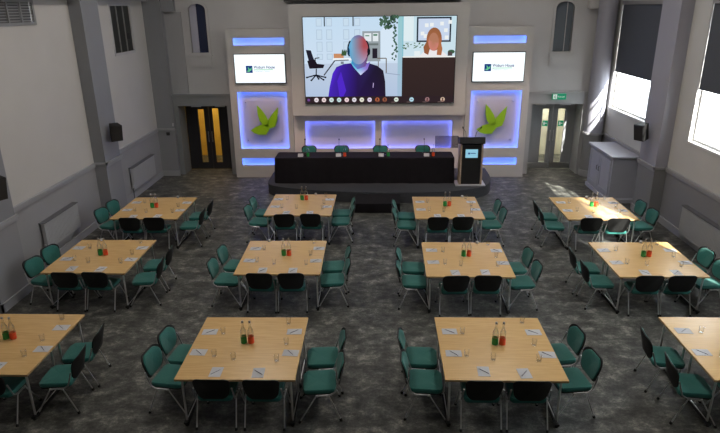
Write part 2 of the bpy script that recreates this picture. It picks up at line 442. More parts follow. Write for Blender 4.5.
# small arched windows of the back wall
def arch_poly(x0, x1, z0, z1, n=12):
    r = (x1-x0)/2; cx = (x0+x1)/2; zc = z1-r*.7
    return [(x0, z0), (x1, z0)]+[(cx+r*math.cos(R(180*k/n)), zc+r*.7*math.sin(R(180*k/n))) for k in range(n+1)]
def arch_window(name, S, glassm, half):
    x0, x1, z0, z1 = S
    P = arch_poly(x0, x1, z0, z1); mb = MB()
    Q = [(x0-.07, z0-.07), (x1+.07, z0-.07)]+[( (x0+x1)/2+((x1-x0)/2+.07)*math.cos(R(180*k/12)), z1-(x1-x0)*.35+((x1-x0)*.35+.07)*math.sin(R(180*k/12))) for k in range(13)]
    n = len(P)
    vs = [(p[0], 18.46, p[1]) for p in P]+[(p[0], 18.46, p[1]) for p in Q]+[(p[0], 18.56, p[1]) for p in P]+[(p[0], 18.5, p[1]) for p in Q]
    fs = []
    for i in range(n):
        j = (i+1) % n; fs += [(i, j, n+j, n+i), (i, j, 2*n+j, 2*n+i), (n+i, n+j, 3*n+j, 3*n+i)]
    mb.add(vs, fs)
    # spandrels filling the corners of the rectangular opening behind the arch
    cx = (x0+x1)/2
    for sgn in (-1, 1):
        e = [(cx+sgn*(x1-x0)/2*math.cos(R(90*k/8)), z1-(x1-x0)*.35+(x1-x0)*.35*math.sin(R(90*k/8))) for k in range(9)]
        mb.prism([(cx+sgn*(x1-x0)/2, z1)]+e, 1, 18.51, 18.56)
    mb.box(x0-.07, x1+.07, 18.45, 18.5, z0-.42, z0-.07); mb.box(x0-.02, x1+.02, 18.43, 18.46, z0-.36, z0-.13)
    mb.box(x0-.1, x1+.1, 18.42, 18.5, z0-.1, z0-.06)
    w = struct(mb.build(name, M['wall_b']))
    if half:
        MB().box(cx-.05, x1, 18.60, 18.61, z0, z1).build('pane', M['navy'], w)
        MB().box(x0, cx-.05, 18.58, 18.62, z0, z1).build('shutter', mat('pale_shutter', (.42, .42, .50), .5), w)
    else:
        MB().box(x0, x1, 18.60, 18.61, z0, z1).build('pane', glassm, w)
        MB().box(cx+.08, cx+.10, 18.585, 18.6, z0, z1).build('glazing_bar', M['upper'], w)
    return w
arch_window('window_4', SWL, M['navy'], True)
arch_window('window_5', SWR, M['greyglass'], False)

# left louvred window and ventilation grille
y0, y1, z0, z1 = LW
mb = MB().holes(0, XL-.03, XL+.012, (y0-.05, y1+.05, z0-.05, z1+.05), [(y0+.02, y1-.02, z0+.02, z1-.02)])
w = struct(mb.build('window_6', M['upper']))
MB().box(XL-.035, XL-.03, y0, y1, z0, z1).build('pane', M['louvre'], w)
mb = MB()
for k in (1, 2): mb.box(XL-.03, XL-.0, y0+(y1-y0)*k/3-.012, y0+(y1-y0)*k/3+.012, z0+.02, z1-.02)
mb.build('mullion', M['grille'], w)
MB().box(XL-.03, XL-.0, y0+.92, y0+1.08, z0+.35, z0+.50).build('window_latch', M['dark'], w)
y0, y1, z0, z1 = GR
g = empty('ventilation_grille', (XL, (y0+y1)/2, z0)); tag(g, 'grey louvred ventilation grille high on the left wall', 'vent')
g2 = MB().holes(0, -.02, .02, (-.70, .70, -.04, .44), [(-.63, -.24, .02, .39), (-.2, .2, .02, .39), (.24, .63, .02, .39)]); g2.build('frame', M['grille'], g)
mb = MB()
for k in range(7): mb.box(-.03, .0, -.63, .63, .035+k*.052, .06+k*.052)
mb.build('slat', M['grille'], g)
MB().box(-.06, -.05, -.64, .64, .0, .40).build('backing', M['cloth'] if False else mat('vent_backing', (.10, .10, .10), .6), g)

# building and ground outside
fb = empty('office_building', (22, 12, -3)); tag(fb, 'pale sunlit building seen through the right-hand windows', 'building')
mb = MB().box(0, 8, -22, 34, 0, 13); mb.build('wall', M['facade'], fb)
for i in range(13):
    for j in range(4):
        yy = -20+i*4.1; zz = 1.4+j*2.9
        MB().holes(0, -.04, .02, (yy, yy+1.5, zz, zz+1.8), [(yy+.1, yy+.7, zz+.1, zz+1.7), (yy+.8, yy+1.4, zz+.1, zz+1.7)]).build('window', M['facade_dark'], fb)
struct(MB().box(XR+.6, 60, -40, 60, -3.2, -3.0).build('ground', M['ground']))

# ------------------------------------------------------------------ MEDIA WALL
YF = 18.0
def led_rim(parent, x0, x1, z0, z1, y, m, t=.014, name='led_strip'):
    mb = MB(); g = .045; d = .035
    ya, yb = y+.03, y+.03+d
    mb.box(x0-g, x1+g, ya, yb, z1+g-t, z1+g); mb.box(x0-g, x1+g, ya, yb, z0-g, z0-g+t)
    mb.box(x0-g, x0-g+t, ya, yb, z0-g+t, z1+g-t); mb.box(x1+g-t, x1+g, ya, yb, z0-g+t, z1+g-t)
    return mb.build(name, m, parent)
def leaf_polys():
    # three leaves of the emblem in a unit frame (x right, z up)
    s = [(.27, .97), (.42, .82), (.56, .63), (.655, .42), (.62, .25), (.45, .30), (.33, .45), (.28, .66)]
    t = [(1.0, .90), (.80, .70), (.64, .50), (.56, .30), (.66, .20), (.86, .26), (.94, .46)]
    u = [(.0, .15), (.2, .27), (.42, .34), (.60, .32), (.66, .18), (.53, .0), (.28, .0), (.12, .05)]
    return [s, t, u]
def side_panel(cx, label, right):
    t = empty('display_panel', (cx, YF, 0)); tag(t, label, 'panel', 'illuminated side panels of the media wall')
    a, b = (-.98, .92) if not right else (-.92, .98)
    hs = [(-.76, .76, 4.07, 4.27), (-.76, .76, .93, 2.69), (-.76, .76, .40, .62)]
    fb_ = MB().holes(1, 0, .025, (a, b, 0, 4.53), hs)
    fb_.holes(1, .025, .12, (a, b, 0, 4.53), [(h[0]-.05, h[1]+.05, h[2]-.05, h[3]+.05) for h in hs]); fb_.build('front_board', M['media'], t)
    MB().box(a, b, .12, .40, 0, 4.53).build('back_board', M['media_back'], t)
    for h, m in zip(hs, (M['led'], M['led'], M['led'])):
        led_rim(t, *h, 0.0, m)
    # screen with the logo
    zc = 3.39
    s = MB().bevbox(-.78, .78, -.05, -.002, 2.95, 3.83, .01).build('screen', M['dark'], t)
    MB().box(-.755, .755, -.054, -.05, 2.975, 3.805).build('screen_image', M['white_screen'], s)
    lx = -.42
    MB().bevbox(lx, lx+.20, -.058, -.0545, zc-.12, zc+.09, .0015).build('logo_square', M['logo_blue'], s)
    mb = MB()
    for P in leaf_polys(): mb.prism([(lx+.02+p[0]*.16, zc-.09+p[1]*.15) for p in P], 1, -.0605, -.0585)
    mb.build('logo_leaf', M['logo_green'], s)
    text_mesh('Woburn House', .125, 'logo_lettering', M['logo_blue'], s, (lx+.235, -.056, zc+.005), ext=.001, sx=.80, bold=.0022)
    mb = MB().box(lx+.235, lx+.82, -.057, -.0545, zc-.040, zc-.022)
    mb.build('logo_underline', M['logo_green'], s)
    text_mesh('Conference Centre', .068, 'logo_strapline', M['logo_grey'], s, (lx+.235, -.056, zc-.1), ext=.001, sx=.88)
    # acrylic board with emblem
    ab = MB().box(-.60, .58, -.012, -.004, 1.12, 2.42).build('acrylic_board', M['acrylic'], t)
    for x, z in ((-.54, 2.36), (.52, 2.36), (-.54, 1.18), (.52, 1.18)):
        MB().tube([(x, -.02, z), (x, .12, z)], .014).build('standoff', M['silver'], t, True)
    mb = MB(); w, h = (.90, .95)
    x0 = -.42 if not right else -.55
    for P in leaf_polys(): mb.prism([(x0+p[0]*w, 1.38+p[1]*h) for p in P], 1, -.022, -.0125)
    mb.build('leaf_emblem', M['leaf'], t)
    return t
side_panel(-3.56, 'tall white lit panel with green leaf emblem left of the video wall', False)
side_panel(3.56, 'tall white lit panel with green leaf emblem right of the video wall', True)

mw = empty('media_wall', (0, YF, 0)); tag(mw, 'pale centre wall unit framing the big video screen behind the head table', 'wall unit')
MB().holes(1, -.22, 0.02, (-2.6, 2.6, 2.0, 5.2), []).build('upper_box', M['media'], mw)
hs = [(-2.27, -.11, .92, 1.78), (.11, 2.27, .92, 1.78)]
fb_ = MB().holes(1, .05, .075, (-2.63, 2.63, 0, 2.0), hs)
fb_.holes(1, .075, .17, (-2.63, 2.63, 0, 2.0), [(h[0]-.05, h[1]+.05, h[2]-.05, h[3]+.05) for h in hs]); fb_.build('lower_board', M['media_back'], mw)
MB().box(-2.63, 2.63, .17, .4, 0, 5.15).build('back_board', M['media_back'], mw)
for h in hs: led_rim(mw, *h, .05, M['led2'])

# video wall: a thin display with a picture made of flat coloured shapes
YS = YF-.27
vw = empty('video_screen', (0, YS, 2.34)); tag(vw, 'large video wall showing a call with two blurred people', 'screen')
U0, U1, V0, V1 = -2.185, 2.235, .045, 2.50
MB().box(U0-.02, U1+.02, 0, .05, V0-.02, V1+.02).build('display', M['dark'], vw)
def pic_mat():
    m = bpy.data.materials.new('video_picture'); m.use_nodes = True; nt = m.node_tree; N = nt.nodes
    for n in list(N): N.remove(n)
    o = N.new('ShaderNodeOutputMaterial'); e = N.new('ShaderNodeEmission'); a = N.new('ShaderNodeVertexColor'); a.layer_name = 'Col'
    e.inputs[1].default_value = 1.0
    nt.links.new(a.outputs[0], e.inputs[0]); nt.links.new(e.outputs[0], o.inputs[0]); return m
PIC = pic_mat()
def lin(c): return tuple((x/255/12.92 if x/255 <= .04045 else ((x/255+.055)/1.055)**2.4) for x in c)
class Pic:
    def __init__(s): s.v = []; s.f = []; s.c = []
    def pt(s, px, py, k):
        return (U0+(px-304)/152*(U1-U0), -.001-.0006*k, V0+(103-py)/87*(V1-V0))
    def poly(s, P, c, k=1):
        o = len(s.v); cs = c if isinstance(c, list) else [c]*len(P)
        for p in P: s.v.append(s.pt(p[0], p[1], k))
        s.f.append(tuple(range(o, o+len(P)))); s.c.append([lin(q) for q in cs])
    def rect(s, x0, y0, x1, y1, c, k=1, c2=None):
        c2 = c2 or c; s.poly([(x0, y0), (x1, y0), (x1, y1), (x0, y1)], [c, c, c2, c2], k)
    def ell(s, cx, cy, rx, ry, c, k=1, n=20, cf=None, a0=0, a1=360):
        o = len(s.v); s.v.append(s.pt(cx, cy, k)); cc = (cf(0, 0) if cf else c)
        pts = []
        for i in range(n):
            t = R(a0+(a1-a0)*i/n); pts.append((math.cos(t), math.sin(t))); s.v.append(s.pt(cx+rx*math.cos(t), cy+ry*math.sin(t), k))
        for i in range(n):
            j = (i+1) % n; s.f.append((o, o+1+i, o+1+j))
            q = [cc, cf(*pts[i]) if cf else c, cf(*pts[j]) if cf else c]; s.c.append([lin(z) for z in q])
    def line(s, P, w, c, k=1):
        for a, b in zip(P[:-1], P[1:]):
            dx, dy = b[0]-a[0], b[1]-a[1]; l = math.hypot(dx, dy) or 1; nx, ny = -dy/l*w/2, dx/l*w/2
            s.poly([(a[0]+nx, a[1]+ny), (b[0]+nx, b[1]+ny), (b[0]-nx, b[1]-ny), (a[0]-nx, a[1]-ny)], c, k)
    def build(s, name, parent):
        me = bpy.data.meshes.new(name); me.from_pydata(s.v, [], s.f); me.materials.append(PIC)
        ca = me.color_attributes.new('Col', 'FLOAT_COLOR', 'CORNER'); i = 0
        for f in s.c:
            for q in f: ca.data[i].color = (*q, 1); i += 1
        o = bpy.data.objects.new(name, me); col.objects.link(o); o.parent = parent; return o
rnd = random.Random(3)
p = Pic()
p.rect(304, 16, 456, 103, (52, 40, 40), 0)
p.rect(304, 16, 403, 62, (196, 220, 240), 1, (205, 222, 240)); p.rect(304, 62, 403, 96, (190, 205, 225), 1, (178, 196, 222))
# far wall windows of the office
for x0 in (317, 327, 344, 355):
    for y0, y1 in ((17, 25), (28, 38), (40, 50), (52, 58)):
        p.rect(x0, y0, x0+6, y1, (180, 200, 220), 2); p.rect(x0+.7, y0+.7, x0+5.3, y1-.7, (200, 220, 236), 3)
for x0 in (325.5, 354): p.line([(x0, 16), (x0, 25)], 1.2, (70, 80, 90), 4)
p.rect(363, 30, 381, 60, (150, 160, 165), 4); p.rect(365, 32, 372, 40, (225, 232, 236), 5); p.rect(373.5, 32, 379, 40, (225, 232, 236), 5)
p.rect(365, 42, 379, 44, (110, 120, 120), 5); p.rect(366, 34, 370, 35, (60, 120, 90), 6); p.rect(374, 33, 378, 34.6, (60, 120, 90), 6)
p.rect(373, 47, 378, 57, (40, 36, 46), 6)
p.poly([(382, 60), (381, 30), (388, 23), (395, 30), (397, 60)], (214, 230, 245), 4)
for i in range(46):
    x = 381+rnd.random()*17; y = 16+rnd.random()**1.6*11; s_ = .8+rnd.random()*1.4
    p.poly([(x, y-s_), (x+s_, y), (x, y+s_*1.4), (x-s_, y)], rnd.choice([(52, 82, 62), (74, 104, 84), (40, 60, 52)]), 6)
for i in range(22):
    x = 395+rnd.random()*3-(i % 3); y = 30+i*1.35; s_ = .8+rnd.random()*.7
    p.poly([(x, y-s_), (x+s_, y), (x, y+s_), (x-s_, y)], (64, 98, 82), 6)
p.rect(398.5, 16, 403, 96, (150, 200, 205), 5, (165, 190, 215))
p.rect(333, 56.5, 352, 58.5, (240, 246, 250), 5); p.rect(334, 52, 344, 56.5, (200, 140, 100), 6)
for i in range(8): x = 342+i*.6; p.line([(x, 54), (x+1, 48+i % 3)], .8, (60, 90, 60), 7)
p.line([(335, 59), (323.5, 74)], 1.2, (60, 62, 72), 6); p.line([(335, 59), (349, 58.5)], 1, (90, 92, 100), 6)
p.rect(341, 60, 344, 62.5, (120, 130, 140), 6)
# office chairs on the screen
p.poly([(306, 48), (311, 48.5), (314, 58), (308.5, 59)], (34, 34, 48), 6); p.poly([(307, 59), (314, 57.5), (317, 62), (324.5, 63), (323, 66.5), (309, 67)], (30, 24, 34), 7)
p.line([(315.5, 62), (315, 56.5), (319.5, 56)], 1, (30, 28, 36), 7); p.line([(316, 67), (315.5, 75)], 1.1, (30, 30, 40), 7)
for q in ((306, 76), (310.5, 79), (318, 77.5), (325, 76), (323, 78.5)): p.line([(315.5, 73.5), q], 1.3, (28, 30, 42), 7); p.ell(q[0], q[1], 1, 1, (20, 20, 30), 8, 8)
p.line([(378, 57), (387, 57), (387, 72)], 1, (110, 100, 90), 6); p.line([(379, 60), (379, 72)], .8, (110, 100, 90), 6)
p.line([(386, 72), (401, 74)], .8, (150, 165, 190), 6)
# right hand call window
p.rect(403, 16, 456, 56, (196, 222, 232), 1, (206, 226, 236)); p.rect(401, 16, 404, 56, (130, 190, 205), 2); p.rect(404, 16, 414, 40, (222, 236, 240), 2)
p.rect(417, 16.8, 451, 41.2, (40, 50, 62), 3); p.rect(418.6, 18.4, 449.4, 39.6, (200, 214, 236), 4)
for q in ((425, 23), (430, 22.5), (440, 21.5), (448, 20), (421, 31), (444, 28), (445, 35), (424, 33.5)): p.rect(q[0], q[1], q[0]+3.6, q[1]+3.6, (236, 240, 240), 5)
for i in range(26):
    x = 403+rnd.random()*20; y = 42+rnd.random()*6; p.line([(x, y), (x+1.6, y-1+rnd.random()*2)], .8, (84, 112, 84), 5)
p.rect(415, 50, 421, 55, (230, 238, 240), 5); p.ell(452, 51, 3.5, 2, (60, 96, 70), 5); p.rect(448.5, 51, 453, 55, (80, 70, 72), 6)
p.rect(403.5, 55.3, 456, 56.5, (240, 240, 236), 6)
p.build('video_picture', vw)
# toolbar
q = Pic(); q.rect(304, 96, 456, 103, (48, 36, 40), 7)
q.rect(403.5, 56.5, 456, 96, (56, 42, 40), 7, (50, 38, 38))
q.build('call_panel', vw)
cols = [(307, (110, 70, 140)), (315, (232, 222, 226)), (322.8, (234, 214, 214)), (330.6, (206, 226, 226)), (338.5, (196, 222, 226)), (346.4, (236, 208, 214)), (354.2, (222, 216, 226)), (362, (228, 226, 210)), (370, (224, 210, 232)), (378, (176, 96, 64)), (385.6, (150, 90, 66)), (397.5, (214, 226, 214)), (413.2, (176, 212, 226)), (429.3, (158, 120, 124)), (445, (206, 180, 160))]
for i, (x, c) in enumerate(cols):
    q = Pic(); q.ell(x, 99.6, 2.3 if i else 1.4, 2.4 if i else 1.5, c, 9, 14)
    if i and i not in (9, 10, 13, 14): q.rect(x-1.1, 99.2, x+1.1, 100.1, (140, 128, 136), 10)
    elif i: q.ell(x, 99.1, .9, 1.1, (70, 44, 40), 10, 8); q.rect(x-1.1, 100.3, x+1.1, 101.6, (110, 70, 60), 10)
    if i > 10: q.rect(x-5, 102.1, x-1, 102.5, (150, 130, 126), 10)
    q.build('participant_icon', vw)
# the two callers
m_ = Pic()
m_.poly([(358, 61), (344, 62.5), (336.5, 65.5), (332.5, 72), (329, 86), (327.5, 96), (358, 96)], [(46, 30, 90), (60, 34, 150), (62, 36, 160), (84, 40, 210), (92, 44, 220), (70, 40, 180), (40, 24, 74)], 10)
m_.poly([(358, 61), (358, 96), (386.5, 96), (386, 81), (384, 69.5), (378, 64.5), (370, 62)], [(46, 30, 90), (40, 24, 74), (40, 28, 50), (36, 28, 44), (36, 28, 44), (34, 28, 48), (44, 36, 80)], 10)
m_.poly([(341, 70), (346, 90), (343, 96), (339, 96), (337, 80)], (80, 42, 200), 11)
m_.poly([(350, 59), (354, 66), (361, 74), (368, 68), (371, 60), (365, 64), (358, 66)], [(120, 220, 240), (90, 200, 230), (210, 220, 250), (150, 120, 210), (110, 90, 190), (130, 120, 200), (120, 170, 230)], 12)
m_.poly([(352, 52), (352, 62), (358, 68), (366, 65), (369, 54)], [(60, 160, 190), (60, 150, 200), (110, 110, 190), (120, 80, 150), (110, 60, 80)], 13)
m_.line([(374, 82), (373.6, 87)], .7, (190, 170, 220), 12)
def face(u, v):
    if v < -.75: base = (96, 130, 200)
    else: base = (150, 110, 170)
    if u < -.35: return (104, 196, 236)
    if u > .35: return (176, 66, 66)
    return base
NR = 10; NA = 36
def facec(u, v):
    a = (116, 176, 214); b = (170, 78, 84); c = (160, 146, 180); d = (92, 100, 170)
    t = max(0, min(1, (u+.75)/1.3)); k = max(0, min(1, (v+.2)/1.0))
    top = [a[i]*(1-t)+b[i]*t for i in range(3)]; low = [a[i]*(1-t)*.9+c[i]*t*1.0+8*t for i in range(3)]
    q = [top[i]*(1-k)+low[i]*k for i in range(3)]
    if v < -.7: w = (-.7-v)/.3*.6; q = [q[i]*(1-w)+d[i]*w for i in range(3)]
    if u < -.7: w = min(1, (-.7-u)/.3)*.5; q = [q[i]*(1-w)+(70, 150, 200)[i]*w for i in range(3)]
    return tuple(min(255, max(0, x)) for x in q)
def fpt(r, a):
    u, v = r*math.cos(a), r*math.sin(a)
    return u, v, (359+10*u*(1-.08*max(0, v)), 48.3+14.6*v)
for i in range(NR):
    for j in range(NA):
        P_ = []; C_ = []
        for r, a in ((i/NR, 2*math.pi*j/NA), ((i+1)/NR, 2*math.pi*j/NA), ((i+1)/NR, 2*math.pi*(j+1)/NA), (i/NR, 2*math.pi*(j+1)/NA)):
            u, v, pt = fpt(r, a); P_.append(pt); C_.append(facec(u, v))
        if i == 0: P_ = P_[:3]; C_ = C_[:3]
        m_.poly(P_, C_, 14)
for a0, a1 in ((150, 290), (-110, 30)):
    pts = [(359+10.6*math.cos(R(a)), 48+13.5*math.sin(R(a))) for a in range(a0, a1+1, 14)]
    if a0 == 150: pts = [q for q in pts if q[0] < 352]
    else: pts = [q for q in pts if q[0] > 366]
    m_.line(pts, 1.4, (24, 26, 40), 15)
m_.ell(369.4, 50, 1.6, 4, (20, 20, 26), 15, 10); m_.ell(349, 50, 1.3, 4, (24, 60, 90), 15, 10)
o = m_.build('caller_image', vw); o['label'] = 'bald man with headset in a purple-lit dark jumper, face blurred'
w_ = Pic()
w_.poly([(420, 55.5), (424, 51), (430, 49), (438, 49), (444, 51), (449, 55.5)], (236, 232, 234), 10)
w_.ell(434.5, 38.5, 7.6, 11.5, (172, 116, 84), 11, 22, lambda u, v: (150, 96, 64) if v < 0 else (170, 104, 70))
w_.poly([(427.5, 40), (431, 46), (429, 54), (425, 52), (424, 46)], (150, 92, 62), 12)
w_.poly([(441, 40), (443, 48), (442, 54.5), (437.5, 54), (438, 46)], (176, 110, 72), 12)
w_.ell(434, 41, 5.2, 9, (204, 132, 122), 13, 20, lambda u, v: (206, 130, 118) if v > 0 else (178, 122, 96))
o = w_.build('caller_image', vw); o['label'] = 'woman with long red-blonde hair in white, face blurred'

# ------------------------------------------------------------------ STAGE
def smooth_pts(P, n=6):
    out = []
    for i in range(len(P)-1):
        a = P[max(i-1, 0)]; b = P[i]; c = P[i+1]; d = P[min(i+2, len(P)-1)]
        for k in range(n):
            t = k/n; out.append(tuple(.5*((2*b[j])+(-a[j]+c[j])*t+(2*a[j]-5*b[j]+4*c[j]-d[j])*t*t+(-a[j]+3*b[j]-3*c[j]+d[j])*t**3) for j in (0, 1)))
    out.append(P[-1]); return out
front = smooth_pts([(-3.25, 17.0), (-3.2, 16.3), (-2.8, 15.92), (-1.6, 15.56), (-.6, 15.42), (.6, 15.36), (1.8, 15.44), (2.55, 15.68), (3.05, 16.05), (3.28, 16.6), (3.34, 17.2)])
poly = front+[(3.34, 17.93), (-3.25, 17.93)]
st = empty('stage', (0, 16.5, 0)); tag(st, 'low dark carpeted stage with a curved front below the media wall', 'stage')
MB().prism([(x, y-16.5) for x, y in poly], 2, 0, .27).build('stage_base', M['stage'], st, True)
MB().prism([(x*1.0, (y-16.5)*1.0) for x, y in poly], 2, .27, .30).build('stage_deck', M['stage'], st, True)
stp = MB().bevbox(-.6, .6, -.42, .42, 0, .26, .015).build('stage_step', M['cloth'], None, loc=(-.03, 15.38, 0))
stp.location = (-.03, 14.94, 0)
tag(stp, 'black cloth-covered step in front of the middle of the stage', 'step')

# head table under a black cloth
ht = empty('head_table', (-.41, 16.65, .30)); tag(ht, 'long head table on the stage under a floor-length black cloth', 'table')
MB().bevbox(-2.52, 2.52, -.33, .33, .72, .738, .005).build('tabletop', M['lectern'], ht)
for sx in (-2.35, 0, 2.35):
    for sy in (-.25, .25): MB().tube([(sx, sy, 0), (sx, sy, .72)], .02).build('leg', M['silver'], ht, True)
tc = MB(); n = 150; per = []
W2_, D2_ = 2.57, .37
L_ = 2*(2*W2_+2*D2_)
def perim(t):
    t = t % L_
    if t < 2*W2_: return (-W2_+t, -D2_), (0, -1)
    t -= 2*W2_
    if t < 2*D2_: return (W2_, -D2_+t), (1, 0)
    t -= 2*D2_
    if t < 2*W2_: return (W2_-t, D2_), (0, 1)
    t -= 2*W2_
    return (-W2_, D2_-t), (-1, 0)
rnd = random.Random(5); vs = []; fs = []
lv = [(.75, -.035, 0), (.752, -.012, 0), (.742, 0, 0), (.70, .006, .15), (.5, .012, .5), (.25, .02, .9), (.004, .03, 1)]
ph = [rnd.random()*6 for _ in range(4)]
for z, off, amp in lv:
    for i in range(n):
        t = L_*i/n; (x, y), (nx, ny) = perim(t)
        w = amp*.012*(math.sin(t*9+ph[0])+.6*math.sin(t*17+ph[1])); 
        cx = max(-W2_+.05, min(W2_-.05, x)); cy = max(-D2_+.05, min(D2_-.05, y))
        # round the corners
        dx, dy = x-cx, y-cy; l = math.hypot(dx, dy) or 1
        k_ = .05+off+w
        vs.append((cx+dx/l*k_ if (abs(dx) > 1e-6 or abs(dy) > 1e-6) else x, cy+dy/l*k_, z))
for a in range(len(lv)-1):
    for i in range(n): fs.append((a*n+i, a*n+(i+1) % n, (a+1)*n+(i+1) % n, (a+1)*n+i))
fs.append(tuple(range(n-1, -1, -1)))
tcl = tc.add(vs, fs).build('tablecloth', M['cloth'], None, True, loc=(-.41, 16.65, .30))
tag(tcl, 'black cloth draped to the stage floor over the long head table', 'tablecloth')

# lectern
lc = empty('lectern', (2.60, 16.18, .30)); tag(lc, 'black lectern with pale wood uprights standing at the right end of the stage', 'lectern')
MB().bevbox(-.42, .42, -.22, .32, 0, .03, .008).build('base_plate', mat('pale_grey_metal', (.55, .53, .56), .35, .3), lc)
MB().bevbox(-.27, .27, -.12, .22, .03, 1.16, .01).build('body', M['lectern'], lc)
for sx in (-1, 1): MB().bevbox(sx*.295-.025, sx*.295+.025, -.16, .2, .03, 1.18, .008).build('upright', M['oak'], lc)
T = Matrix.Translation((0, 0, 1.30)) @ Matrix.Rotation(R(-12), 4, 'X')
MB().bevbox(-.35, .35, -.20, .26, -.13, .06, .02, T=T).build('desk_top', M['lectern'], lc)
bs = MB().bevbox(-.17, .17, -.135, -.12, .80, 1.04, .004).build('nameplate', M['badge'], lc)
MB().box(-.10, -.05, -.139, -.135, .90, .95).build('logo_square', M['logo_blue'], bs)
MB().box(-.035, .11, -.139, -.135, .92, .94).build('logo_mark', M['logo_blue'], bs)
for sx in (-.13, .13):
    mb = MB().tube([(sx, .2, 1.33), (sx*1.2, .14, 1.48), (sx*1.9, .05, 1.60)], .007, 6); mb.tube([(sx*1.9, .05, 1.60), (sx*2.0, .03, 1.64)], .017)
    mb.build('microphone', M['black_plastic'], lc, True)
mb = MB().box(-1.02, -.37, -.02, -.01, 1.06, 1.40)
mb.build('side_screen', M['smoked'], lc)
MB().tube([(-.29, -.012, 1.12), (-.45, -.012, 1.12)], .008).build('screen_arm', M['silver'], lc, True)

# ------------------------------------------------------------------ CHAIRS
def chair_proto():
    t = empty('conference_chair')
    # seat cushion
    P = rrect(.455, .44, (.06, .08), 5, 0, -.01); mb = MB(); n = len(P); vs = []; fs = []
    lv = [(.0, .405), (.97, .405), (1.0, .42), (1.0, .45), (.96, .465), (.8, .47), (.4, .466), (0, .464)]
    for s_, z in lv:
        for x, y in P: vs.append((x*s_, y*s_, z-(.012 if y*s_ > .15 and z > .44 else 0)))
    for a in range(len(lv)-1):
        for i in range(n): fs.append((a*n+i, a*n+(i+1) % n, (a+1)*n+(i+1) % n, (a+1)*n+i))
    mb.add(vs, fs).build('seat', M['teal'], t, True)
    P2 = rrect(.44, .41, (.06, .07), 4)
    MB().prism(P2, 2, .39, .406).build('seat_pan', M['black_plastic'], t, True)
    # backrest: curved cushion in a black shell, leaning back
    def bk(x, z, d): # d: thickness offset towards the sitter
        y = -.205-(z-.45)*.24-.060*(1-(x/.25)**2)+d
        return (x, y, z)
    def sheet(w0, w1, zb, zt, rb, rt, d0, d1, puff):
        zc = (zb+zt)/2; wm = (w0+w1)/2; P = [(x/wm, z) for x, z in rrect(wm, zt-zb, (rb, rt), 6)]; vs = []; fs = []
        lv = [(0, d1+puff), (.45, d1+puff*.9), (.8, d1+puff*.55), (.95, d1+puff*.15), (1, d1-.004), (1, d0), (.8, d0), (.45, d0), (0, d0)]
        for s_, d in lv:
            for x, z in P:
                # taper: the outline is computed on a unit-wide frame then scaled by height
                zz = z*s_; f = (zz+(zt-zb)/2)/(zt-zb); w = w0+(w1-w0)*f
                xx = x*s_
                vs.append(bk(xx*w, zc+zz, d))
        n = len(P)
        for a in range(len(lv)-1):
            for i in range(n): fs.append((a*n+i, a*n+(i+1) % n, (a+1)*n+(i+1) % n, (a+1)*n+i))
        return MB().add(vs, fs)
    sh = sheet(.385, .50, .475, .81, .09, .11, -.014, .004, 0).build('back_shell', M['black_plastic'], t, True)
    sheet(.345, .462, .49, .795, .11, .135, .004, .024, .014).build('backrest', M['teal'], t, True)
    # frame
    mb = MB()
    for s_ in (-1, 1): mb.tube([(s_*.25, -.13, .40), (s_*.25, .045, .40)], .011)
    mb.tube([(-.25, -.10, .385), (.25, -.10, .385)], .009); mb.tube([(-.25, .02, .385), (.25, .02, .385)], .009)
    mb.build('seat_frame', M['chrome'], t, True)
    for s_ in (-1, 1):
        MB().tube([(s_*.25, .02, .402), (s_*.253, -.14, .405), (s_*.253, -.20, .44), (s_*.25, -.232, .53), (s_*.243, -.262, .63)], .010).build('back_support', M['silver'], t, True)
    for s_ in (-1, 1):
        l = MB().tube([(s_*.25, .035, .40), (s_*.255, .26, .02)], .009).build('leg', M['chrome'], t, True)
        MB().tube([(s_*.2548, .25, .035), (s_*.2555, .268, .002)], [.016, .019]).build('rubber_foot', M['rubber'], l, True)
        l = MB().tube([(s_*.25, -.12, .40), (s_*.255, -.27, .02)], .009).build('leg', M['chrome'], t, True)
        MB().tube([(s_*.2548, -.264, .035), (s_*.2555, -.277, .002)], [.016, .019]).build('rubber_foot', M['rubber'], l, True)
    return t
CH = [chair_proto(), False]
BACK = -.205-(.80-.45)*.24-.035   # local y of the top edge of the backrest
def chair(bx, by, a, label, group, z=0):
    """bx,by: where the middle of the backrest's top edge is; a: heading of the chair's front"""
    if CH[1]: c = copy_tree(CH[0])
    else: c = CH[0]; CH[1] = True
    d = Vector((math.cos(a), math.sin(a)))
    p = Vector((bx, by))-d*BACK
    c.location = (p.x, p.y, z); c.rotation_euler = (0, 0, a-math.pi/2)
    tag(c, label, 'chair', group); return c

# ------------------------------------------------------------------ TABLES
TW, TD, TH = 1.52, 1.562, .73
def table_proto():
    t = empty('conference_table')
    mb = MB(); mb.bevbox(-TW/2, TW/2, -TD/2, TD/2, TH-.03, TH, .004)
    o = mb.build('tabletop', [M['beech'], M['beech_edge']], t)
    for p in o.data.polygons:
        if abs(p.normal.z) < .5 or p.center.z < TH-.02: p.material_index = 1
    for s_ in (-1, 1):
        x = s_*(TW/2-.07)
        for yc in (-.40, .40):
            f = MB().bevbox(x-.03, x+.03, yc-.36, yc+.36, .025, .06, .012).build('foot_bar', M['black_plastic'], t)
            MB().box(x-.006, x+.006, yc-.30, yc+.30, .06, .066).build('chrome_strip', M['chrome'], f)
            for q in (-.33, .33):
                MB().tube([(x, yc+q, 0.001), (x, yc+q, .03)], .022, 10).build('glide', M['rubber'], f, True)
            for q in (-.30, .30):
                l = MB().tube([(x, yc+q, .055), (x, yc+q, TH-.03)], .015).build('leg', M['chrome'], t, True)
        MB().box(x-.02, x+.02, -.72, .72, TH-.07, TH-.03).build('rail', M['black_plastic'], t)
    return t
TB = [table_proto(), False]
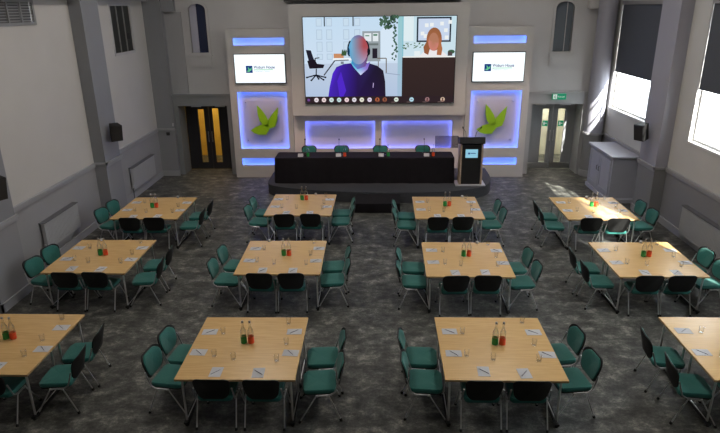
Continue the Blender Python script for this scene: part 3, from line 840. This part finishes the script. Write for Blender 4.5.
# ------------------------------------------------------------------ TABLEWARE
def bottle_proto(kind):
    t = empty('water_bottle')
    g = MB().lathe([(.038, .001), (.042, .01), (.042, .17), (.038, .20), (.019, .245), (.0135, .27), (.0135, .30), (.016, .305), (.016, .318)], 16).build('bottle_body', M['bottle_glass'], t, True)
    MB().lathe([(.0435, .010), (.0435, .108)], 18, cap=False).build('label', M[kind], t, True)
    s = MB().lathe([(.004, .316), (.013, .32), (.017, .333), (.013, .346), (.004, .349)], 12).build('stopper', M['stopper'], t, True)
    return t
def glass_proto():
    t = MB().lathe([(.0, .004), (.026, .004), (.031, .0), (.034, .075), (.035, .098), (.0330, .098), (.032, .075), (.027, .012), (.0, .012)], 16, cap=False).build('glass_tumbler', M['glass'], None, True)
    return t
def paper_proto():
    return MB().box(-.075, .075, -.105, .105, 0, .003).build('note_pad', M['paper'])
def pen_proto():
    t = empty('ballpoint_pen')
    MB().tube([(0, -.078, .0045), (0, .06, .0045)], .0030, 8).build('barrel', M['pen'], t, True)
    MB().tube([(0, .06, .0045), (0, .078, .0045)], [.0038, .001], 8).build('tip', M['silver'], t, True)
    MB().box(-.0012, .0012, -.06, -.025, .0085, .0105).build('clip', M['silver'], t)
    return t
def pot_proto():
    t = empty('glass_pot')
    MB().lathe([(.02, .0), (.034, .01), (.037, .05), (.034, .05), (.031, .012), (.0, .008)], 14, cap=False).build('bowl', M['glass'], t, True)
    MB().lathe([(.001, .01), (.028, .012), (.030, .04), (.018, .055), (.001, .06)], 14, cap=False).build('contents', M['paper'], t, True)
    return t
PR = {'g': bottle_proto('green_label'), 'r': bottle_proto('red_label'), 'glass': glass_proto(), 'paper': paper_proto(), 'pen': pen_proto(), 'pot': pot_proto()}
used = set()
def put(kind, x, y, z, rz, label, cat, group):
    o = PR[kind] if kind not in used else copy_tree(PR[kind])
    used.add(kind); o.location = (x, y, z); o.rotation_euler = (0, 0, rz); tag(o, label, cat, group); return o

# table centres (x, y, rotation) recovered from the photograph
TBL = {
 'C1': (-5.225, 6.985, 0), 'C2': (-1.802, 6.922, .008), 'C3': (1.591, 6.956, -.004), 'C4': (4.895, 7.0, -.005),
 'B1': (-5.218, 10.01, 0), 'B2': (-1.779, 9.986, .012), 'B3': (1.594, 9.916, -.012), 'B4': (4.854, 9.94, .008),
 'A1': (-5.213, 12.82, 0), 'A2': (-1.806, 13.057, -.006), 'A3': (1.575, 12.855, -.006), 'A4': (4.866, 12.80, -.004)}
ROW = {'C': 'nearest-row', 'B': 'middle-row', 'A': 'far-row'}
COL = {'1': 'leftmost', '2': 'second from left', '3': 'second from right', '4': 'rightmost'}
# chairs: back-top positions relative to the table centre, per seat: Lf, Ln, Rf, Rn, Na, Nb
DEF = {'Lf': (-1.25, .24, -.08), 'Ln': (-1.25, -.34, -.08), 'Rf': (1.25, .24, math.pi+.08), 'Rn': (1.25, -.34, math.pi+.08),
       'Na': (-.28, -.90, math.pi/2), 'Nb': (.27, -.90, math.pi/2)}
OV = {
 ('C2', 'Lf'): (-1.24, .26, -.12), ('C2', 'Ln'): (-1.27, -.25, -.13), ('C2', 'Rf'): (1.33, .21, math.pi+.08), ('C2', 'Rn'): (1.34, -.36, math.pi+.10),
 ('C2', 'Na'): (-.27, -.88, math.pi/2), ('C2', 'Nb'): (.35, -.88, math.pi/2),
 ('C3', 'Lf'): (-1.30, .19, -.06), ('C3', 'Ln'): (-1.28, -.37, -.06), ('C3', 'Rf'): (1.23, .32, math.pi+.12), ('C3', 'Rn'): (1.24, -.28, math.pi+.14),
 ('C3', 'Na'): (-.29, -.89, math.pi/2), ('C3', 'Nb'): (.29, -.89, math.pi/2),
 ('B1', 'Lf'): (-1.16, .24, -.22), ('B1', 'Ln'): (-1.17, -.33, -.22), ('A1', 'Lf'): (-1.17, .26, -.22), ('A1', 'Ln'): (-1.19, -.30, -.22),
 ('C4', 'Lf'): (-1.20, .23, -.12), ('C4', 'Ln'): (-1.16, -.43, -.12),
}
SEAT = {'Lf': ('teal chair with {} at the left side of the {}, farther seat'),
        'Ln': ('teal chair with {} at the left side of the {}, nearer seat'),
        'Rf': ('teal chair with {} at the right side of the {}, farther seat'),
        'Rn': ('teal chair with {} at the right side of the {}, nearer seat'),
        'Na': ('black-backed chair at the near edge of the {}, left one'),
        'Nb': ('black-backed chair at the near edge of the {}, right one')}
rj = random.Random(11)
PAP = {'Lf': (-.60, .37, math.pi/2), 'Ln': (-.60, -.18, math.pi/2), 'Rf': (.62, .37, -math.pi/2), 'Rn': (.63, -.19, -math.pi/2),
       'Na': (-.27, -.61, 0), 'Nb': (.26, -.61, 0)}
GLS = {'Lf': (-.39, .33), 'Ln': (-.41, -.26), 'Rf': (.50, .62), 'Rn': (.54, .04), 'Na': (-.10, -.33), 'Nb': (.50, -.35)}
SPOT = {'Lf': 'far left', 'Ln': 'near left', 'Rf': 'far right', 'Rn': 'near right', 'Na': 'front left', 'Nb': 'front right'}
for key, (tx, ty, ta) in TBL.items():
    if TB[1]: t = copy_tree(TB[0])
    else: t = TB[0]; TB[1] = True
    t.location = (tx, ty, 0); t.rotation_euler.z = ta
    nm = ROW[key[0]]+' table '+COL[key[1]]
    tag(t, 'square beech-topped conference table on chrome legs, '+nm.replace(' table', '')+' of the room', 'table', 'square tables in three rows')
    seats = ['Lf', 'Ln', 'Rf', 'Rn', 'Na', 'Nb']
    if key == 'C1': seats = ['Rf', 'Rn', 'Na', 'Nb']
    if key == 'C4': seats = ['Lf', 'Ln', 'Na']
    for s in seats:
        dx, dy, a = DEF[s]
        if (key, s) in OV: dx, dy, a = OV[(key, s)]
        else: dx += rj.uniform(-.02, .02); dy += rj.uniform(-.02, .02); a += rj.uniform(-.05, .05)
        lab = SEAT[s]
        if s[0] == 'N': lab = lab.format(nm)
        else:
            facing = ('seat facing right' if s[0] == 'L' else 'seat facing left')
            lab = 'teal chair %s the %s, %s seat' % ('left of' if s[0] == 'L' else 'right of', nm, 'farther' if s[1] == 'f' else 'nearer')
        chair(tx+dx, ty+dy, a, lab, 'teal conference chairs around the tables')
    for s in (['Rf', 'Rn', 'Na', 'Nb'] if key == 'C1' else ['Lf', 'Ln', 'Na'] if key == 'C4' else list(PAP)):
        dx, dy, a = PAP[s]; dx += rj.uniform(-.02, .02); dy += rj.uniform(-.02, .02); a += rj.uniform(-.08, .08)
        put('paper', tx+dx, ty+dy, TH, a, 'white note pad at the %s place of the %s' % (SPOT[s], nm), 'notepad', 'note pads on the tables')
        put('pen', tx+dx, ty+dy, TH+.003, a+rj.choice((-.75, .75))+rj.uniform(-.1, .1), 'dark pen lying on the %s note pad of the %s' % (SPOT[s], nm), 'pen', 'pens on the note pads')
        gx, gy = GLS[s]
        if s in ('Lf', 'Ln') and key == 'C1': continue
        put('glass', tx+gx+rj.uniform(-.03, .03), ty+gy+rj.uniform(-.03, .03), TH, 0, 'clear glass tumbler by the %s place of the %s' % (SPOT[s], nm), 'glass', 'glass tumblers on the tables')
    bx, by = {'C1': (-.02, .07), 'C2': (-.055, .07), 'C3': (0, .045), 'B1': (-.03, .02), 'B2': (.01, .045), 'B3': (-.02, .10), 'B4': (0, .08), 'A1': (-.07, 0), 'A2': (-.03, .33), 'A3': (-.035, .075), 'A4': (.02, .09)}.get(key, (0, 0))
    if key != 'C4':
        put('g', tx+bx, ty+by, TH, 0, 'clear stoppered bottle with green label, centre of the '+nm, 'bottle', 'green-labelled bottles')
        put('r', tx+bx+.10, ty+by, TH, 0, 'clear stoppered bottle with red label, centre of the '+nm, 'bottle', 'red-labelled bottles')
    if key[0] != 'C':
        px = {'B1': -.33, 'B2': -.38, 'B3': .33, 'B4': .22, 'A1': .30, 'A2': .26, 'A3': .45, 'A4': .12}[key]
        put('pot', tx+px, ty+.72, TH, 0, 'small white-filled glass pot, far edge of the '+nm, 'pot', 'small pots on the tables')

# ------------------------------------------------------------------ HEAD TABLE: chairs and things on it
HZ = 1.053
hx = [-2.13, -1.13, .06, 1.35]
nth = ['leftmost', 'second from left', 'second from right', 'rightmost']
for i, x in enumerate(hx):
    chair(x, 17.62, -math.pi/2, 'teal chair behind the black head table, %s of the four' % nth[i], 'teal chairs behind the head table', .30)
mic = [None]
def mic_proto():
    t = empty('desk_microphone')
    MB().bevbox(-.05, .05, -.06, .06, 0, .03, .01).build('base', M['black_plastic'], t)
    MB().tube([(0, .02, .03), (0, .03, .20), (0, -.0, .34), (.0, -.05, .40)], .007, 6).build('gooseneck', M['black_plastic'], t, True)
    MB().tube([(0, -.05, .40), (0, -.075, .43)], .019).build('capsule', M['black_plastic'], t, True)
    return t
def tent_proto():
    return MB().prism([(-.05, 0), (0, .085), (.05, 0)], 0, -.075, .075).build('name_card', M['paper'])
for i, x in enumerate(hx):
    if i == 0: mic[0] = mic_proto(); m = mic[0]; tent = tent_proto(); n_ = tent
    else: m = copy_tree(mic[0]); n_ = copy_tree(tent)
    m.location = (x-.02, 16.78, HZ); m.rotation_euler.z = math.pi
    tag(m, 'black gooseneck microphone on the head table, %s' % nth[i], 'microphone', 'microphones on the head table')
    n_.location = (x+(-.12, -.02, .02, .03)[i], 16.47, HZ)
    tag(n_, 'white folded name card on the head table, %s' % nth[i], 'name card', 'name cards on the head table')
    k = 'g' if i in (0, 2) else 'r'
    put(k, x+(.10, .16, .22, .22)[i], 16.45, HZ, 0, 'clear bottle with %s label on the head table, %s of four' % ('green' if k == 'g' else 'red', nth[i]), 'bottle', '%s-labelled bottles' % ('green' if k == 'g' else 'red'))
    put('glass', x+(.01, .09, .13, .14)[i]+.0, 16.62, HZ, 0, 'clear glass tumbler on the head table, %s of four' % nth[i], 'glass', 'glass tumblers on the head table')

# ------------------------------------------------------------------ SPEAKERS
def speaker(name_loc, face, label):
    """face: heading the front looks to"""
    t = empty('wall_speaker', name_loc, face); tag(t, label, 'speaker', 'black wall speakers')
    T = Matrix.Rotation(R(12), 4, 'Y')
    MB().prism([(-.11, -.10), (-.11, .10), (.12, .14), (.12, -.14)], 2, -.2, .2, T=T).build('cabinet', M['black_plastic'], t)
    MB().bevbox(.12, .135, -.13, .13, -.19, .19, .004, T=T).build('grille', M['dark'], t)
    MB().tube([(-.10, 0, 0), (-.22, 0, 0)], .02).build('bracket', M['dark'], t, True)
    return t
speaker((-6.53, 14.20, 2.24), R(-50), 'black wall speaker on the far left pilaster above the dado rail')
speaker((-6.57, 9.42, 2.24), R(-30), 'black wall speaker cut by the left photo edge on the near pilaster')
speaker((6.46, 14.42, 2.15), R(180+30), 'black glossy wall speaker on the right pilaster near the cabinet')

# ------------------------------------------------------------------ RADIATORS
def radiator(x, y0, y1, z0, z1, side, label):
    s_ = 1 if side == 'L' else -1
    t = empty('radiator', (x, (y0+y1)/2, 0)); tag(t, label, 'radiator', 'panel radiators')
    h = (y1-y0)/2
    def bx(a, b): return sorted((s_*a, s_*b))
    a, b = bx(.03, .11); MB().bevbox(a, b, -h, h, z0, z1-.01, .012).build('panel', M['rad'], t)
    a, b = bx(.0, .13); MB().box(a, b, -h-.005, h+.005, z1-.012, z1+.002).build('top_grille', mat('radiator_top', (.12, .12, .13), .5), t)
    mb = MB()
    for k in range(int(h*2/.05)): mb.box(*bx(.11, .114), -h+.03+k*.05, -h+.045+k*.05, z0+.05, z1-.06)
    mb.build('ribs', M['rad'], t)
    mb = MB().tube([(s_*.07, -h-.03, z0+.05), (s_*.07, -h-.03, 0.001)], .009); mb.tube([(s_*.07, -h, z0+.05), (s_*.07, -h-.03, z0+.05)], .012)
    mb.build('pipe', M['dark'], t, True)
    MB().tube([(s_*.07, -h-.03, z0+.05), (s_*.07, -h-.03, z0+.13)], .022).build('valve', M['paper'], t, True)
radiator(XL+.01, 11.1, 12.5, .38, .97, 'L', 'long grey panel radiator under the big pale left wall bay')
radiator(XL+.01, 15.68, 17.35, .30, .92, 'L', 'long grey panel radiator under the louvred window at the far left')
radiator(XR-.01, 10.9, 12.72, .16, .82, 'R', 'long grey panel radiator under the near right window')

# ------------------------------------------------------------------ CABINET
cb = empty('storage_cabinet', (6.58, 16.22, 0)); cb.scale = (1.1, 1.05, 1.0); tag(cb, 'tall pale grey two-door cabinet against the right wall under the window', 'cabinet')
MB().box(-.30, .33, -.82, .82, .10, 1.24).build('body', M['cab'], cb)
MB().bevbox(-.34, .33, -.86, .86, 0, .12, .012).build('plinth', M['cab'], cb)
mb = MB().bevbox(-.36, .34, -.89, .89, 1.255, 1.30, .012); mb.bevbox(-.33, .33, -.85, .85, 1.22, 1.256, .01); mb.build('top', M['cab'], cb)
for s_ in (-1, 1):
    y0, y1 = (-.74, -.01) if s_ < 0 else (.01, .74)
    d = MB().box(-.32, -.30, y0, y1, .20, 1.16).build('door', M['cab'], cb)
    MB().holes(0, -.335, -.32, (y0, y1, .20, 1.16), [(y0+.09, y1-.09, .29, 1.07)]).build('door_moulding', M['cab'], d)
    MB().tube([(-.33, s_*.07, .70), (-.365, s_*.07, .70), (-.365, s_*.07, .82), (-.33, s_*.07, .82)], .008).build('handle', M['dark'], d, True)

# small wall fittings
o = MB().bevbox(-6.72, -6.62, 18.16, 18.2, 1.33, 1.43, .008).build('wall_switch', M['dark']); tag(o, 'small dark switch plate on the far left grey pilaster', 'switch')
o = MB().bevbox(-6.50, -6.455, 18.17, 18.2, 1.62, 1.72, .006).build('wall_sensor', M['paper']); tag(o, 'small pale fitting beside the left-hand dark doors', 'wall fitting')
cf = MB()
cf.tube([(-6.49, 18.185, 1.72), (-6.49, 18.185, 2.4)], .008); cf.tube([(-6.49, 18.185, 2.4), (-6.49, 18.185, 3.1), (-6.6, 18.185, 3.15), (-6.95, 18.185, 3.15)], .008)
o = cf.build('cable_conduit', M['portal'], None, True); tag(o, 'thin grey cable conduit running up the far left pilaster', 'conduit')
o = MB().box(-.075, .075, -.06, .06, 0.0, .004).build('floor_socket_cover', mat('pale_cover', (.33, .32, .27), .7), None, loc=(2.76, 7.95, 0), rz=-.1)
tag(o, 'small pale square cover on the carpet between the right-hand tables', 'cover')

# ------------------------------------------------------------------ LIGHT
w = bpy.data.worlds.new('World'); sc.world = w; w.use_nodes = True
bg = w.node_tree.nodes['Background']; bg.inputs[0].default_value = (.86, .93, 1, 1); bg.inputs[1].default_value = 11.0
def area(name, loc, sx, sy, power, color, rot=(0, 0, 0)):
    l = bpy.data.lights.new(name, 'AREA'); l.shape = 'RECTANGLE'; l.size = sx; l.size_y = sy; l.energy = power; l.color = color
    o = bpy.data.objects.new(name, l); col.objects.link(o); o.location = loc; o.rotation_euler = rot; return o
s = bpy.data.lights.new('sun', 'SUN'); s.energy = 42; s.angle = R(.8); s.color = (1, .95, .86)
so = bpy.data.objects.new('sun', s); col.objects.link(so); so.location = (20, -20, 20)
so.rotation_euler = Vector((-.35, .85, -.60)).to_track_quat('-Z', 'Y').to_euler()
for y, pw in ((5.5, 54), (10.0, 88), (14.5, 82)):
    for x in (-3.4, 3.4):
        area('ceiling_lamp', (x, y, H-.05), 1.2, 2.4, pw, (1, .93, .84))
def spot(loc, aim, power, color, ang):
    l = bpy.data.lights.new('stage_spot', 'SPOT'); l.energy = power; l.color = color; l.spot_size = R(ang); l.spot_blend = .9; l.shadow_soft_size = .12
    o = bpy.data.objects.new('stage_spot', l); col.objects.link(o); o.location = loc
    o.rotation_euler = (Vector(aim)-Vector(loc)).to_track_quat('-Z', 'Y').to_euler(); return o
for x in (-3.6, -1.2, 1.2, 3.6): spot((x, 15.4, 6.6), (x, 18, .7), 400, (1, .66, .50), 46)
area('corridor_lamp', (-5.5, 20.0, 2.55), 1.2, 1.2, 45, (1, .80, .40))
area('corridor_lamp', (5.5, 20.0, 2.55), 1.2, 1.2, 70, (1, .97, .88))

# ------------------------------------------------------------------ CAMERA
import mathutils
f = 585.44; pit, yaw, rol = R(19.611), R(-1.913), R(-.622)
cp, sp_, cy, sy = math.cos(pit), math.sin(pit), math.cos(yaw), math.sin(yaw)
F = Vector((sy*cp, cy*cp, -sp_)); Rt = Vector((cy, -sy, 0)); Up = Rt.cross(F)
Rr = Rt*math.cos(rol)+Up*math.sin(rol); Uu = Up*math.cos(rol)-Rt*math.sin(rol)
cam = bpy.data.cameras.new('camera'); co = bpy.data.objects.new('camera', cam); col.objects.link(co)
m = Matrix((Rr, Uu, -F)).transposed().to_4x4(); m.translation = (0, 0, 5.08); co.matrix_world = m
cam.sensor_fit = 'HORIZONTAL'; cam.sensor_width = 36; cam.lens = f/720*36; cam.clip_start = .05; cam.clip_end = 300
sc.camera = co
sc.view_settings.view_transform = 'Standard'; sc.view_settings.look = 'None'; sc.view_settings.gamma = 1
sc.view_settings.use_curve_mapping = False; sc.view_settings.exposure = 0
